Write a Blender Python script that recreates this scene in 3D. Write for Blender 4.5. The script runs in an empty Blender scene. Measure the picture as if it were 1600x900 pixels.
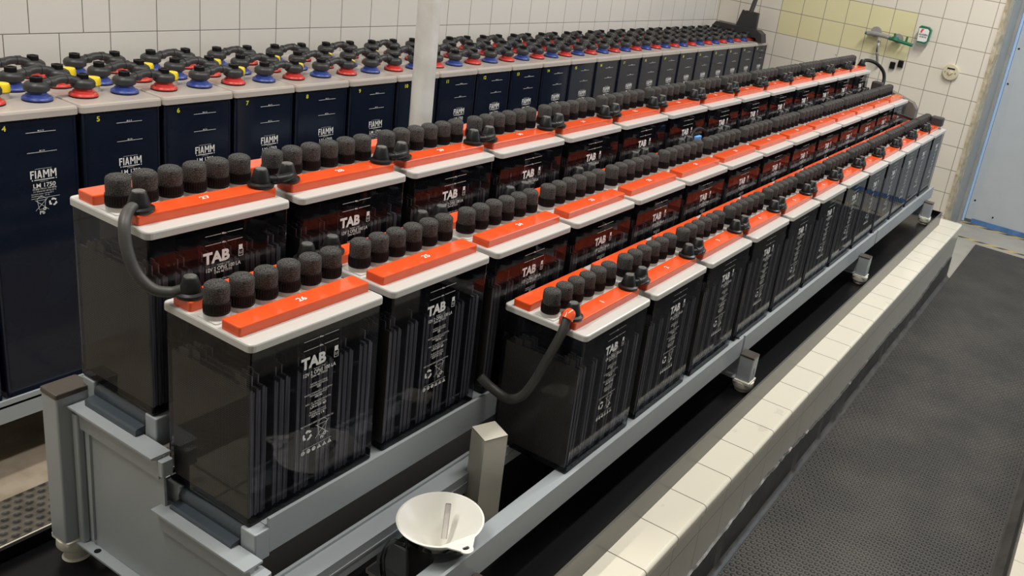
import bpy, bmesh, math, random
from mathutils import Vector, Matrix, Euler
random.seed(7)
PI = math.pi
SC = bpy.context.scene
COL = SC.collection

# ------------------------------------------------------------------ camera, world, lights, exposure
cam_d = bpy.data.cameras.new('camera')
cam = bpy.data.objects.new('camera', cam_d); COL.objects.link(cam)
R_ = Vector((0.48711449561814063, -0.8585017543701953, 0.1602941231049394))
U_ = Vector((0.22505582004691577, 0.3007379708203587, 0.926772113720446))
F_ = Vector((0.8438420148473852, 0.4153690054038098, -0.33970464131088224))
M = Matrix((R_, U_, -F_)).transposed().to_4x4()
M.translation = Vector((-0.7916, -1.2241, 0.5707))
cam.matrix_world = M
cam_d.sensor_width = 36.0
cam_d.sensor_fit = 'HORIZONTAL'
cam_d.lens = 1403.15 * 36.0 / 1600.0
cam_d.shift_x = -(1004.96 - 800) / 1600.0
cam_d.shift_y = (382.63 - 450) / 1600.0
cam_d.clip_start = 0.02
SC.camera = cam

w = bpy.data.worlds.new('world'); SC.world = w; w.use_nodes = True
w.node_tree.nodes['Background'].inputs[0].default_value = (0.9, 0.95, 1.0, 1)
w.node_tree.nodes['Background'].inputs[1].default_value = 0.15

SC.view_settings.view_transform = 'Standard'
SC.view_settings.look = 'None'
SC.view_settings.gamma = 1.0
SC.view_settings.exposure = 0.0
try: SC.view_settings.use_curve_mapping = False
except Exception: pass
SC.cycles.max_bounces = 8
SC.cycles.transparent_max_bounces = 16
SC.cycles.sample_clamp_indirect = 6.0

def area(name, loc, sx, sy, power, color, rot=(0, 0, 0)):
    d = bpy.data.lights.new(name, 'AREA'); d.shape = 'RECTANGLE'
    d.size = sx; d.size_y = sy; d.energy = power; d.color = color
    o = bpy.data.objects.new(name, d); COL.objects.link(o)
    o.location = loc; o.rotation_euler = rot
    return o
WARM = (1.0, 0.96, 0.895)
area('ceiling_lamp_light', (1.0, -0.75, 2.02), 1.5, 0.16, 42, WARM)
area('ceiling_lamp_light', (3.4, -0.75, 2.02), 1.5, 0.16, 62, WARM)
area('ceiling_lamp_light', (-0.55, 0.45, 2.02), 1.3, 0.16, 44, WARM)
# daylight through the doorway side on the right
area('window_daylight', (4.3, -2.75, 0.9), 1.4, 1.2, 26, (0.72, 0.84, 1.0), (PI / 2, 0, 0))

# ------------------------------------------------------------------ materials
def mat(name, color=(0.5, 0.5, 0.5), rough=0.5, metal=0.0, spec=0.5, bump=None, var=None, coat=0.0, emit=None):
    m = bpy.data.materials.new(name); m.use_nodes = True
    nt = m.node_tree; p = nt.nodes['Principled BSDF']
    p.inputs['Base Color'].default_value = (*color, 1)
    p.inputs['Roughness'].default_value = rough
    p.inputs['Metallic'].default_value = metal
    p.inputs['Specular IOR Level'].default_value = spec
    p.inputs['Coat Weight'].default_value = coat
    tc = nt.nodes.new('ShaderNodeTexCoord')
    if var:      # (scale, amount, second colour)
        n = nt.nodes.new('ShaderNodeTexNoise'); n.inputs['Scale'].default_value = var[0]; n.inputs['Detail'].default_value = 5
        nt.links.new(tc.outputs['Object'], n.inputs['Vector'])
        r = nt.nodes.new('ShaderNodeMapRange'); r.inputs[1].default_value = 0.5 - var[3] if len(var) > 3 else 0.35
        r.inputs[2].default_value = 0.5 + var[3] if len(var) > 3 else 0.65
        r.inputs[4].default_value = var[1]
        nt.links.new(n.outputs[0], r.inputs[0])
        mx = nt.nodes.new('ShaderNodeMix'); mx.data_type = 'RGBA'
        mx.inputs[6].default_value = (*color, 1); mx.inputs[7].default_value = (*var[2], 1)
        nt.links.new(r.outputs[0], mx.inputs[0]); nt.links.new(mx.outputs[2], p.inputs['Base Color'])
    if bump:     # (scale, strength, distance)
        n = nt.nodes.new('ShaderNodeTexNoise'); n.inputs['Scale'].default_value = bump[0]; n.inputs['Detail'].default_value = 4
        nt.links.new(tc.outputs['Object'], n.inputs['Vector'])
        b = nt.nodes.new('ShaderNodeBump'); b.inputs['Strength'].default_value = bump[1]; b.inputs['Distance'].default_value = bump[2]
        nt.links.new(n.outputs[0], b.inputs['Height']); nt.links.new(b.outputs[0], p.inputs['Normal'])
    return m

class NT:
    """small node writing helper"""
    def __init__(s, m): s.m = m; s.nt = m.node_tree; s.p = s.nt.nodes['Principled BSDF']
    def node(s, t, **k):
        n = s.nt.nodes.new(t)
        for a, b in k.items(): setattr(n, a, b)
        return n
    def link(s, a, b): s.nt.links.new(a, b)
    def math(s, op, a, b=None, c=None):
        n = s.nt.nodes.new('ShaderNodeMath'); n.operation = op
        for i, v in enumerate((a, b, c)):
            if v is None: continue
            if isinstance(v, (int, float)): n.inputs[i].default_value = v
            else: s.link(v, n.inputs[i])
        return n.outputs[0]
    def mix(s, f, a, b):
        n = s.nt.nodes.new('ShaderNodeMix'); n.data_type = 'RGBA'
        for i, v in ((0, f), (6, a), (7, b)):
            if isinstance(v, (int, float)): n.inputs[i].default_value = v
            elif isinstance(v, tuple): n.inputs[i].default_value = (*v, 1)
            else: s.link(v, n.inputs[i])
        return n.outputs[2]

def tile_mat(name, ua, va, u0, v0, su, sv, g, col, grout, rough=0.18, shift=None, yellow=None, tint=0.05, bumpd=0.0008, dirty=0.0):
    """square glazed tiles laid on a surface: world axes ua, va; joints at u0 + k*su, v0 + k*sv"""
    m = mat(name, col, rough); t = NT(m)
    geo = t.node('ShaderNodeNewGeometry'); sep = t.node('ShaderNodeSeparateXYZ'); t.link(geo.outputs['Position'], sep.inputs[0])
    U, V = sep.outputs[ua], sep.outputs[va]
    if shift:    # (u below, v above, amount): one patch of tiles was laid out of step
        k = t.math('MULTIPLY', t.math('LESS_THAN', U, shift[0]), t.math('GREATER_THAN', V, shift[1]))
        U = t.math('ADD', U, t.math('MULTIPLY', k, shift[2]))
    a = t.math('DIVIDE', t.math('SUBTRACT', U, u0), su); b = t.math('DIVIDE', t.math('SUBTRACT', V, v0), sv)
    fa = t.math('ABSOLUTE', t.math('SUBTRACT', t.math('FRACT', a), 0.5)); fb = t.math('ABSOLUTE', t.math('SUBTRACT', t.math('FRACT', b), 0.5))
    da = t.math('MULTIPLY', t.math('SUBTRACT', 0.5, fa), su); db = t.math('MULTIPLY', t.math('SUBTRACT', 0.5, fb), sv)
    d = t.math('MINIMUM', da, db)
    line = t.math('LESS_THAN', d, g)
    cv = t.node('ShaderNodeCombineXYZ'); t.link(t.math('FLOOR', a), cv.inputs[0]); t.link(t.math('FLOOR', b), cv.inputs[1])
    wn = t.node('ShaderNodeTexWhiteNoise'); t.link(cv.outputs[0], wn.inputs['Vector'])
    c = t.mix(t.math('MULTIPLY', wn.outputs['Value'], tint * 6), col, tuple(x * (1 - tint * 1.6) for x in col))
    if yellow:   # (umin, umax, vmin, vmax, colour)
        k = t.math('MULTIPLY', t.math('MULTIPLY', t.math('GREATER_THAN', U, yellow[0]), t.math('LESS_THAN', U, yellow[1])),
                   t.math('MULTIPLY', t.math('GREATER_THAN', V, yellow[2]), t.math('LESS_THAN', V, yellow[3])))
        c = t.mix(k, c, yellow[4])
    n = t.node('ShaderNodeTexNoise'); n.inputs['Scale'].default_value = 9; n.inputs['Detail'].default_value = 6
    t.link(geo.outputs['Position'], n.inputs['Vector'])
    st = t.math('MULTIPLY', t.math('GREATER_THAN', n.outputs[0], 0.66), dirty)
    c = t.mix(st, c, (0.12, 0.1, 0.08))
    c = t.mix(line, c, grout)
    t.link(c, t.p.inputs['Base Color'])
    t.link(t.math('ADD', rough, t.math('MULTIPLY', line, 0.6)), t.p.inputs['Roughness'])
    h = t.math('MINIMUM', t.math('DIVIDE', d, g * 2.2), 1.0)
    n2 = t.node('ShaderNodeTexNoise'); n2.inputs['Scale'].default_value = 5
    t.link(geo.outputs['Position'], n2.inputs['Vector'])
    h = t.math('ADD', h, t.math('MULTIPLY', n2.outputs[0], 1.2))
    bp = t.node('ShaderNodeBump'); bp.inputs['Strength'].default_value = 0.6; bp.inputs['Distance'].default_value = bumpd
    t.link(h, bp.inputs['Height']); t.link(bp.outputs[0], t.p.inputs['Normal'])
    return m

TILE = (0.74, 0.70, 0.62)
GROUT = (0.16, 0.145, 0.12)
m_wall_back = tile_mat('back_wall_tiles', 0, 2, 0.8805, -0.0213, 0.15, 0.15, 0.0013, (0.71, 0.685, 0.635), GROUT, shift=(0.86, -0.0213, -0.07), rough=0.22)
m_wall_end = tile_mat('end_wall_tiles', 1, 2, 0.512, 0.1303, 0.15, 0.15, 0.0021, (0.76, 0.71, 0.62), (0.30, 0.27, 0.22), yellow=(0.062, 0.962, -0.02, 0.28, (0.74, 0.69, 0.42)))
m_wall_plain = mat('painted_wall', (0.62, 0.60, 0.55), 0.7, bump=(30, 0.2, 0.002))
m_wall_dim = mat('grey_painted_wall', (0.30, 0.31, 0.32), 0.7, bump=(30, 0.2, 0.002))
m_ceiling = mat('ceiling_paint', (0.7, 0.69, 0.66), 0.8, bump=(40, 0.2, 0.002))
m_kerb_top = tile_mat('kerb_cap_tiles', 0, 1, 0.0905, 4.0, 0.1525, 9.0, 0.0013, (0.80, 0.76, 0.64), (0.13, 0.115, 0.09), rough=0.16, dirty=0.10)
m_kerb_face = tile_mat('kerb_face_tiles', 0, 2, 0.0905, -0.832, 0.1525, 0.15, 0.0011, (0.72, 0.67, 0.56), (0.28, 0.25, 0.20), rough=0.2)
m_floor_tile = tile_mat('beige_floor_tiles', 0, 1, -0.575, 0.57, 0.30, 0.30, 0.0035, (0.46, 0.42, 0.34), (0.10, 0.085, 0.065), rough=0.35, dirty=0.7)
m_floor_conc = mat('worn_concrete', (0.40, 0.34, 0.26), 0.7, var=(11, 0.7, (0.22, 0.17, 0.12)), bump=(60, 0.3, 0.003))
m_threshold = mat('grey_screed', (0.46, 0.44, 0.38), 0.5, var=(8, 0.5, (0.34, 0.32, 0.28)), bump=(40, 0.2, 0.002))
m_plaster = mat('broken_brown_plaster', (0.42, 0.35, 0.23), 0.9, var=(22, 0.8, (0.60, 0.54, 0.42)), bump=(35, 0.9, 0.01))
m_black_coat = mat('black_floor_coating', (0.035, 0.034, 0.032), 0.35, bump=(25, 0.5, 0.004), var=(14, 0.5, (0.09, 0.085, 0.075)))
m_tray = mat('black_plastic_tray', (0.004, 0.004, 0.005), 0.30, spec=0.3, bump=(7, 0.2, 0.003))
m_tray_rim = mat('black_tray_wall_tile_reflection', (0.10, 0.096, 0.084), 0.28, bump=(9, 0.15, 0.003))  # black plastic; the kerb tiles' reflection is put into the colour as grey
m_steel = mat('grey_powder_coated_steel', (0.345, 0.38, 0.40), 0.36, bump=(120, 0.08, 0.001))
m_steel_dark = mat('darker_grey_steel', (0.23, 0.25, 0.26), 0.4, bump=(60, 0.1, 0.001))
m_slate = mat('slate_blue_plastic', (0.045, 0.060, 0.076), 0.28, bump=(40, 0.05, 0.001))
m_foot = mat('cream_plastic_foot', (0.80, 0.77, 0.66), 0.35, bump=(40, 0.05, 0.001))
m_post_cap = mat('dark_brown_post_cap', (0.07, 0.055, 0.045), 0.3, bump=(40, 0.1, 0.001))
m_orange = mat('glossy_orange_plastic', (0.74, 0.084, 0.018), 0.16, coat=0.2, var=(38, 0.45, (0.80, 0.11, 0.03), 0.12), bump=(60, 0.1, 0.0008))
m_lid = mat('light_grey_lid_plastic', (0.53, 0.525, 0.50), 0.3, bump=(80, 0.05, 0.0006))
m_black = mat('black_rubber', (0.007, 0.007, 0.0075), 0.38, spec=0.3, bump=(120, 0.1, 0.0008), var=(30, 0.6, (0.016, 0.016, 0.016)))
m_ring = mat('black_ribbed_plastic', (0.0035, 0.0035, 0.0042), 0.5, spec=0.25, bump=(160, 0.05, 0.0005))
m_boot_top = mat('scuffed_grey_rubber_top', (0.13, 0.127, 0.122), 0.35, var=(90, 0.8, (0.05, 0.05, 0.05)))
m_cable = mat('dark_grey_cable', (0.055, 0.054, 0.048), 0.5, var=(18, 0.8, (0.03, 0.03, 0.03)), bump=(60, 0.3, 0.001))
m_link = mat('charcoal_rubber_link', (0.030, 0.031, 0.032), 0.42, bump=(90, 0.15, 0.0008), var=(20, 0.5, (0.045, 0.046, 0.046)))
m_navy = mat('navy_cell_case', (0.0065, 0.010, 0.022), 0.10, var=(6, 0.6, (0.012, 0.017, 0.032)), bump=(3, 0.08, 0.0015))
m_cell_lid = mat('beige_grey_cell_lid', (0.51, 0.46, 0.42), 0.27, var=(9, 0.5, (0.44, 0.39, 0.35)), bump=(14, 0.15, 0.003))
m_blue = mat('blue_pole_seal', (0.020, 0.045, 0.26), 0.35, var=(30, 0.6, (0.10, 0.15, 0.42)))
m_red = mat('red_pole_seal', (0.58, 0.035, 0.03), 0.35, var=(30, 0.5, (0.75, 0.10, 0.08)))
m_yellow = mat('yellow_vent_cap', (0.90, 0.70, 0.02), 0.4, bump=(50, 0.1, 0.001))
m_white_print = mat('white_print', (0.80, 0.80, 0.79), 0.5)
m_yellow_print = mat('yellow_print', (0.80, 0.80, 0.05), 0.5)
m_funnel = mat('white_funnel_plastic', (0.86, 0.85, 0.79), 0.3, bump=(40, 0.03, 0.001))
m_card = mat('off_white_cardboard', (0.66, 0.63, 0.54), 0.55, bump=(90, 0.15, 0.001), var=(5, 0.3, (0.58, 0.55, 0.47)))
m_door = mat('blue_grey_door_paint', (0.50, 0.535, 0.555), 0.35, var=(12, 0.25, (0.43, 0.465, 0.485)), bump=(6, 0.1, 0.004))
m_door_blue = mat('blue_door_strip', (0.10, 0.24, 0.52), 0.4, var=(10, 0.7, (0.04, 0.07, 0.14)))
m_frame_blue = mat('pale_blue_frame_edge', (0.42, 0.62, 0.92), 0.35, bump=(20, 0.1, 0.001))
m_frame = mat('grey_door_frame', (0.30, 0.31, 0.30), 0.4, var=(7, 0.5, (0.4, 0.4, 0.38)), bump=(20, 0.1, 0.002))
m_pillar = mat('silver_painted_pipe', (0.74, 0.735, 0.71), 0.30, metal=0.0, var=(9, 0.6, (0.50, 0.47, 0.43)), bump=(12, 0.2, 0.003))
m_chrome = mat('chrome', (0.75, 0.74, 0.72), 0.15, metal=1.0, bump=(20, 0.05, 0.001))
m_green = mat('green_plastic', (0.015, 0.16, 0.08), 0.35, bump=(30, 0.1, 0.001))
m_grey_plastic = mat('grey_plastic', (0.30, 0.29, 0.28), 0.4, bump=(30, 0.1, 0.001))
m_beige_plastic = mat('beige_plastic', (0.62, 0.56, 0.40), 0.35, bump=(30, 0.1, 0.001))
m_squeegee = mat('matt_black_plastic', (0.03, 0.03, 0.032), 0.45, bump=(30, 0.2, 0.001))
m_duct = mat('grey_brown_cable_duct', (0.15, 0.14, 0.12), 0.5, bump=(30, 0.1, 0.001))
m_red_print = mat('red_print', (0.75, 0.08, 0.04), 0.5)
m_pink = mat('pink_tube_tip', (0.62, 0.30, 0.30), 0.3)
m_tape_blue = mat('light_blue_plastic', (0.13, 0.36, 0.80), 0.4)

# foam: speckled charcoal
m_foam = mat('charcoal_foam', (0.05, 0.05, 0.05), 0.95, spec=0.1); t = NT(m_foam)
tc = t.node('ShaderNodeTexCoord'); v = t.node('ShaderNodeTexVoronoi'); v.inputs['Scale'].default_value = 900
t.link(tc.outputs['Object'], v.inputs['Vector'])
n = t.node('ShaderNodeTexNoise'); n.inputs['Scale'].default_value = 650; n.inputs['Detail'].default_value = 3
t.link(tc.outputs['Object'], n.inputs['Vector'])
r = t.node('ShaderNodeMapRange'); r.inputs[1].default_value = 0.38; r.inputs[2].default_value = 0.66; t.link(n.outputs[0], r.inputs[0])
t.link(t.mix(r.outputs[0], (0.022, 0.022, 0.022), (0.135, 0.13, 0.125)), t.p.inputs['Base Color'])
b = t.node('ShaderNodeBump'); b.inputs['Strength'].default_value = 0.8; b.inputs['Distance'].default_value = 0.0012
t.link(v.outputs['Distance'], b.inputs['Height']); t.link(b.outputs[0], t.p.inputs['Normal'])

# smoked translucent battery case
def smoke(name, tint, rough=0.03, ior=1.5, haze=(0.02, 0.02, 0.022), hz=0.12):
    m = bpy.data.materials.new(name); m.use_nodes = True; nt = m.node_tree
    for n in list(nt.nodes): nt.nodes.remove(n)
    out = nt.nodes.new('ShaderNodeOutputMaterial'); tr = nt.nodes.new('ShaderNodeBsdfTransparent'); gl = nt.nodes.new('ShaderNodeBsdfGlossy')
    df = nt.nodes.new('ShaderNodeBsdfDiffuse'); df.inputs[0].default_value = (*haze, 1)
    m0 = nt.nodes.new('ShaderNodeMixShader'); m0.inputs[0].default_value = hz
    mx = nt.nodes.new('ShaderNodeMixShader'); fr = nt.nodes.new('ShaderNodeFresnel'); fr.inputs[0].default_value = ior
    tr.inputs[0].default_value = (*tint, 1); gl.inputs['Roughness'].default_value = rough; gl.inputs[0].default_value = (0.8, 0.81, 0.84, 1)
    tcn = nt.nodes.new('ShaderNodeTexCoord'); ns = nt.nodes.new('ShaderNodeTexNoise'); ns.inputs['Scale'].default_value = 7
    bp = nt.nodes.new('ShaderNodeBump'); bp.inputs['Strength'].default_value = 0.05; bp.inputs['Distance'].default_value = 0.0006
    nt.links.new(tcn.outputs['Object'], ns.inputs['Vector']); nt.links.new(ns.outputs[0], bp.inputs['Height']); nt.links.new(bp.outputs[0], gl.inputs['Normal'])
    nt.links.new(tr.outputs[0], m0.inputs[1]); nt.links.new(df.outputs[0], m0.inputs[2])
    nt.links.new(fr.outputs[0], mx.inputs[0]); nt.links.new(m0.outputs[0], mx.inputs[1]); nt.links.new(gl.outputs[0], mx.inputs[2]); nt.links.new(mx.outputs[0], out.inputs[0])
    return m
m_smoke = smoke('smoked_clear_case', (0.70, 0.705, 0.74), ior=1.33, haze=(0.030, 0.033, 0.042), hz=0.14)
m_partition = mat('dark_case_partition', (0.006, 0.007, 0.012), 0.2, bump=(30, 0.05, 0.001))
m_clear = smoke('clear_plastic', (0.86, 0.86, 0.85), 0.05, 1.45, (0.4, 0.4, 0.38), 0.06)
m_tube_clear = smoke('frosted_tube', (0.9, 0.88, 0.86), 0.1, 1.45, (0.80, 0.76, 0.72), 0.55)

# lead plates: vertical streaks on the edges, fine weave on the faces
m_plate = mat('lead_plates', (0.2, 0.2, 0.2), 0.6); t = NT(m_plate)
tc = t.node('ShaderNodeTexCoord'); mp = t.node('ShaderNodeMapping'); mp.inputs['Scale'].default_value = (420, 420, 9)
t.link(tc.outputs['Object'], mp.inputs['Vector']); n = t.node('ShaderNodeTexNoise'); n.inputs['Scale'].default_value = 1.0; n.inputs['Detail'].default_value = 5
t.link(mp.outputs[0], n.inputs['Vector'])
r = t.node('ShaderNodeMapRange'); r.inputs[1].default_value = 0.33; r.inputs[2].default_value = 0.68; t.link(n.outputs[0], r.inputs[0])
streak = t.mix(r.outputs[0], (0.16, 0.165, 0.20), (0.74, 0.75, 0.88))
sep = t.node('ShaderNodeSeparateXYZ'); t.link(tc.outputs['Object'], sep.inputs[0])
wy = t.math('SINE', t.math('MULTIPLY', sep.outputs[1], 2 * PI / 0.0034)); wz = t.math('SINE', t.math('MULTIPLY', sep.outputs[2], 2 * PI / 0.0034))
wv = t.math('GREATER_THAN', t.math('MULTIPLY', t.math('ADD', wy, wz), 0.5), 0.12)
weave = t.mix(wv, (0.10, 0.095, 0.08), (0.40, 0.38, 0.32))
gn = t.node('ShaderNodeNewGeometry'); sn = t.node('ShaderNodeSeparateXYZ'); 
vt = t.node('ShaderNodeVectorTransform'); vt.vector_type = 'NORMAL'; vt.convert_from = 'WORLD'; vt.convert_to = 'OBJECT'
t.link(gn.outputs['True Normal'], vt.inputs[0]); t.link(vt.outputs[0], sn.inputs[0])
t.link(t.mix(t.math('GREATER_THAN', t.math('ABSOLUTE', sn.outputs[0]), 0.5), streak, weave), t.p.inputs['Base Color'])

# ribbed rubber walkway matting: rows of small oval studs
m_matting = mat('studded_rubber_matting', (0.05, 0.05, 0.045), 0.5); t = NT(m_matting)
geo = t.node('ShaderNodeNewGeometry'); sep = t.node('ShaderNodeSeparateXYZ'); t.link(geo.outputs['Position'], sep.inputs[0])
row = t.math('DIVIDE', sep.outputs[0], 0.0185); fr = t.math('FRACT', row); odd = t.math('MODULO', t.math('FLOOR', row), 2)
cx = t.math('ABSOLUTE', t.math('SUBTRACT', fr, 0.5))
cy = t.math('ABSOLUTE', t.math('SUBTRACT', t.math('FRACT', t.math('ADD', t.math('DIVIDE', sep.outputs[1], 0.0205), t.math('MULTIPLY', odd, 0.5))), 0.5))
dd = t.math('SQRT', t.math('ADD', t.math('POWER', t.math('MULTIPLY', cx, 2.9), 2), t.math('POWER', t.math('MULTIPLY', cy, 2.5), 2)))
stud = t.math('SUBTRACT', 1.0, t.math('MINIMUM', t.math('POWER', dd, 3), 1.0))
n = t.node('ShaderNodeTexNoise'); n.inputs['Scale'].default_value = 5; n.inputs['Detail'].default_value = 7; t.link(geo.outputs['Position'], n.inputs['Vector'])
r = t.node('ShaderNodeMapRange'); r.inputs[1].default_value = 0.35; r.inputs[2].default_value = 0.7; t.link(n.outputs[0], r.inputs[0])
base = t.mix(r.outputs[0], (0.055, 0.052, 0.046), (0.11, 0.10, 0.084))
t.link(t.mix(stud, t.mix(0.6, base, (0.015, 0.015, 0.014)), base), t.p.inputs['Base Color'])
bp = t.node('ShaderNodeBump'); bp.inputs['Strength'].default_value = 1.0; bp.inputs['Distance'].default_value = 0.007
t.link(stud, bp.inputs['Height']); t.link(bp.outputs[0], t.p.inputs['Normal'])

# hazard tape
m_tape = mat('hazard_tape', (0.75, 0.5, 0.08), 0.5); t = NT(m_tape)
geo = t.node('ShaderNodeNewGeometry'); sep = t.node('ShaderNodeSeparateXYZ'); t.link(geo.outputs['Position'], sep.inputs[0])
k = t.math('GREATER_THAN', t.math('FRACT', t.math('DIVIDE', t.math('ADD', sep.outputs[1], t.math('MULTIPLY', sep.outputs[0], 1.6)), 0.13)), 0.5)
t.link(t.mix(k, (0.72, 0.50, 0.10), (0.06, 0.055, 0.05)), t.p.inputs['Base Color'])

# ------------------------------------------------------------------ mesh helpers
class MB:
    def __init__(s): s.bm = bmesh.new(); s.mats = []; s.mi = 0
    def use(s, m):
        if m not in s.mats: s.mats.append(m)
        s.mi = s.mats.index(m); return s
    def face(s, vs, smooth=False):
        try: f = s.bm.faces.new(vs)
        except ValueError: return None
        f.material_index = s.mi; f.smooth = smooth; return f
    def box(s, x0, x1, y0, y1, z0, z1):
        v = [s.bm.verts.new((x, y, z)) for z in (z0, z1) for y in (y0, y1) for x in (x0, x1)]
        for q in ((0, 2, 3, 1), (4, 5, 7, 6), (0, 1, 5, 4), (2, 6, 7, 3), (0, 4, 6, 2), (1, 3, 7, 5)): s.face([v[i] for i in q])
        return s
    def loops(s, rings, cap0=True, cap1=True, smooth=False, close=True):
        L = [[s.bm.verts.new(p) for p in r] for r in rings]
        n = len(L[0])
        for a, b in zip(L, L[1:]):
            for i in range(n if close else n - 1):
                s.face([a[i], a[(i + 1) % n], b[(i + 1) % n], b[i]], smooth)
        if cap0: s.face(list(reversed(L[0])))
        if cap1: s.face(L[-1])
        return L
    def rbox(s, x0, x1, y0, y1, z0, z1, r=0.004, bev=0.002, bot=0.0, seg=4, smooth=False):
        def ring(ins, z):
            rr = max(r - ins, 0.0004); pts = []
            for cx, cy, a0 in ((x1 - r, y0 + r, -90), (x1 - r, y1 - r, 0), (x0 + r, y1 - r, 90), (x0 + r, y0 + r, 180)):
                for k in range(seg + 1):
                    a = math.radians(a0 + 90 * k / seg)
                    pts.append((cx + rr * math.cos(a), cy + rr * math.sin(a), z))
            return pts
        rings = []
        if bot: rings += [ring(bot, z0), ring(0, z0 + bot)]
        else: rings.append(ring(0, z0))
        if bev: rings += [ring(0, z1 - bev), ring(bev * 0.3, z1 - bev * 0.3), ring(bev, z1)]
        else: rings.append(ring(0, z1))
        s.loops(rings, smooth=smooth); return s
    def lathe(s, prof, c=(0, 0, 0), n=24, smooth=True, cap0=True, cap1=True, axis='z', rot=None):
        rings = []
        for rad, h in prof:
            rg = []
            for k in range(n):
                a = 2 * PI * k / n; p = Vector((rad * math.cos(a), rad * math.sin(a), h))
                if axis == 'x': p = Vector((p.z, p.x, p.y))
                if axis == 'y': p = Vector((p.y, p.z, p.x))
                if rot: p = rot @ p
                rg.append(p + Vector(c))
            rings.append(rg)
        s.loops(rings, cap0, cap1, smooth); return s
    def tube(s, pts, rad, n=10, smooth=True, sub=6, cap=True):
        P = catmull(pts, sub) if sub > 1 else [Vector(p) for p in pts]
        up = None; rings = []
        for i, p in enumerate(P):
            d = (P[min(i + 1, len(P) - 1)] - P[max(i - 1, 0)]).normalized()
            if up is None: up = Vector((0, 0, 1)) if abs(d.z) < 0.9 else Vector((1, 0, 0))
            sd = d.cross(up).normalized(); up = sd.cross(d).normalized()
            rr = rad(i / (len(P) - 1)) if callable(rad) else rad
            rings.append([p + (sd * math.cos(2 * PI * k / n) + up * math.sin(2 * PI * k / n)) * rr for k in range(n)])
        s.loops(rings, cap, cap, smooth); return s
    def prism(s, pts, a0, a1, axis='y'):
        """outline pts in the two other axes, extruded along axis"""
        def P(u, v, w):
            return {'x': (w, u, v), 'y': (u, w, v), 'z': (u, v, w)}[axis]
        A = [s.bm.verts.new(P(u, v, a0)) for u, v in pts]; B = [s.bm.verts.new(P(u, v, a1)) for u, v in pts]
        n = len(pts)
        for i in range(n): s.face([A[i], A[(i + 1) % n], B[(i + 1) % n], B[i]])
        s.face(list(reversed(A))); s.face(B); return s
    def mesh(s, name):
        bmesh.ops.recalc_face_normals(s.bm, faces=s.bm.faces)
        for e in s.bm.edges:
            if len(e.link_faces) == 2 and e.calc_face_angle(0) > 0.62: e.smooth = False
        me = bpy.data.meshes.new(name); s.bm.to_mesh(me); s.bm.free()
        for m in s.mats: me.materials.append(m)
        return me
    def build(s, name, parent=None, loc=None):
        o = bpy.data.objects.new(name, s.mesh(name)); COL.objects.link(o)
        if parent: o.parent = parent
        if loc: o.location = loc
        return o

def catmull(pts, sub):
    P = [Vector(p) for p in pts]; Q = [P[0] * 2 - P[1]] + P + [P[-1] * 2 - P[-2]]; out = []
    for i in range(1, len(Q) - 2):
        for k in range(sub):
            t = k / sub; a, b, c, d = Q[i - 1:i + 3]
            out.append(0.5 * ((2 * b) + (c - a) * t + (2 * a - 5 * b + 4 * c - d) * t * t + (3 * b - a - 3 * c + d) * t ** 3))
    out.append(P[-1]); return out

def link(name, me, parent=None, loc=None):
    o = bpy.data.objects.new(name, me); COL.objects.link(o)
    if parent: o.parent = parent
    if loc is not None: o.location = loc
    return o
def tag(o, label, cat, group=None, kind=None):
    o['label'] = label; o['category'] = cat
    if group: o['group'] = group
    if kind: o['kind'] = kind
    return o
def empty(name, label, cat, loc=(0, 0, 0), group=None, rz=0.0):
    o = bpy.data.objects.new(name, None); COL.objects.link(o); o.location = loc; o.rotation_euler.z = rz
    o.empty_display_size = 0.05
    return tag(o, label, cat, group)
def structure(o): o['kind'] = 'structure'; return o
KIDS = {}
def kids(o):
    return [c for c in bpy.data.objects if c.parent == o]
def snapshot(o):
    """children tree read once"""
    allo = list(bpy.data.objects); ch = {}
    for c in allo:
        if c.parent: ch.setdefault(c.parent.name, []).append(c)
    def rec(x): return (x, [rec(c) for c in ch.get(x.name, [])])
    return rec(o)
def copy_tree(tree, parent=None):
    o, cs = tree
    c = o.copy(); COL.objects.link(c)
    if parent: c.parent = parent
    for t2 in cs: copy_tree(t2, c)
    return c

def text_bm(items, name, y=-0.0008):
    """items: (string, x, z, height, align, width factor, boldness) laid on the XZ plane facing -Y; returns MB"""
    mb = MB()
    for (s, x, z, h, al, wf, bold) in items:
        cu = bpy.data.curves.new('t', 'FONT'); cu.body = s; cu.size = 1.0; cu.align_x = al; cu.offset = bold; cu.resolution_u = 3
        cu.fill_mode = 'FRONT' if hasattr(cu, 'fill_mode') else None
        ob = bpy.data.objects.new('t', cu); COL.objects.link(ob)
        me = bpy.data.meshes.new_from_object(ob)
        k = h / 0.70
        for v in me.vertices: v.co = Vector((x + v.co.x * k * wf, y, z + v.co.y * k))
        mb.bm.from_mesh(me)
        bpy.data.objects.remove(ob); bpy.data.curves.remove(cu); bpy.data.meshes.remove(me)
    return mb
def line2(mb, x0, z0, x1, z1, w=0.0006, y=-0.0008):
    d = Vector((x1 - x0, z1 - z0)).normalized(); n = Vector((-d.y, d.x)) * w / 2
    mb.face([mb.bm.verts.new((x0 + n.x, y, z0 + n.y)), mb.bm.verts.new((x0 - n.x, y, z0 - n.y)), mb.bm.verts.new((x1 - n.x, y, z1 - n.y)), mb.bm.verts.new((x1 + n.x, y, z1 + n.y))])
def poly2(mb, pts, y=-0.0008):
    mb.face([mb.bm.verts.new((px, y, pz)) for px, pz in pts])
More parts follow.
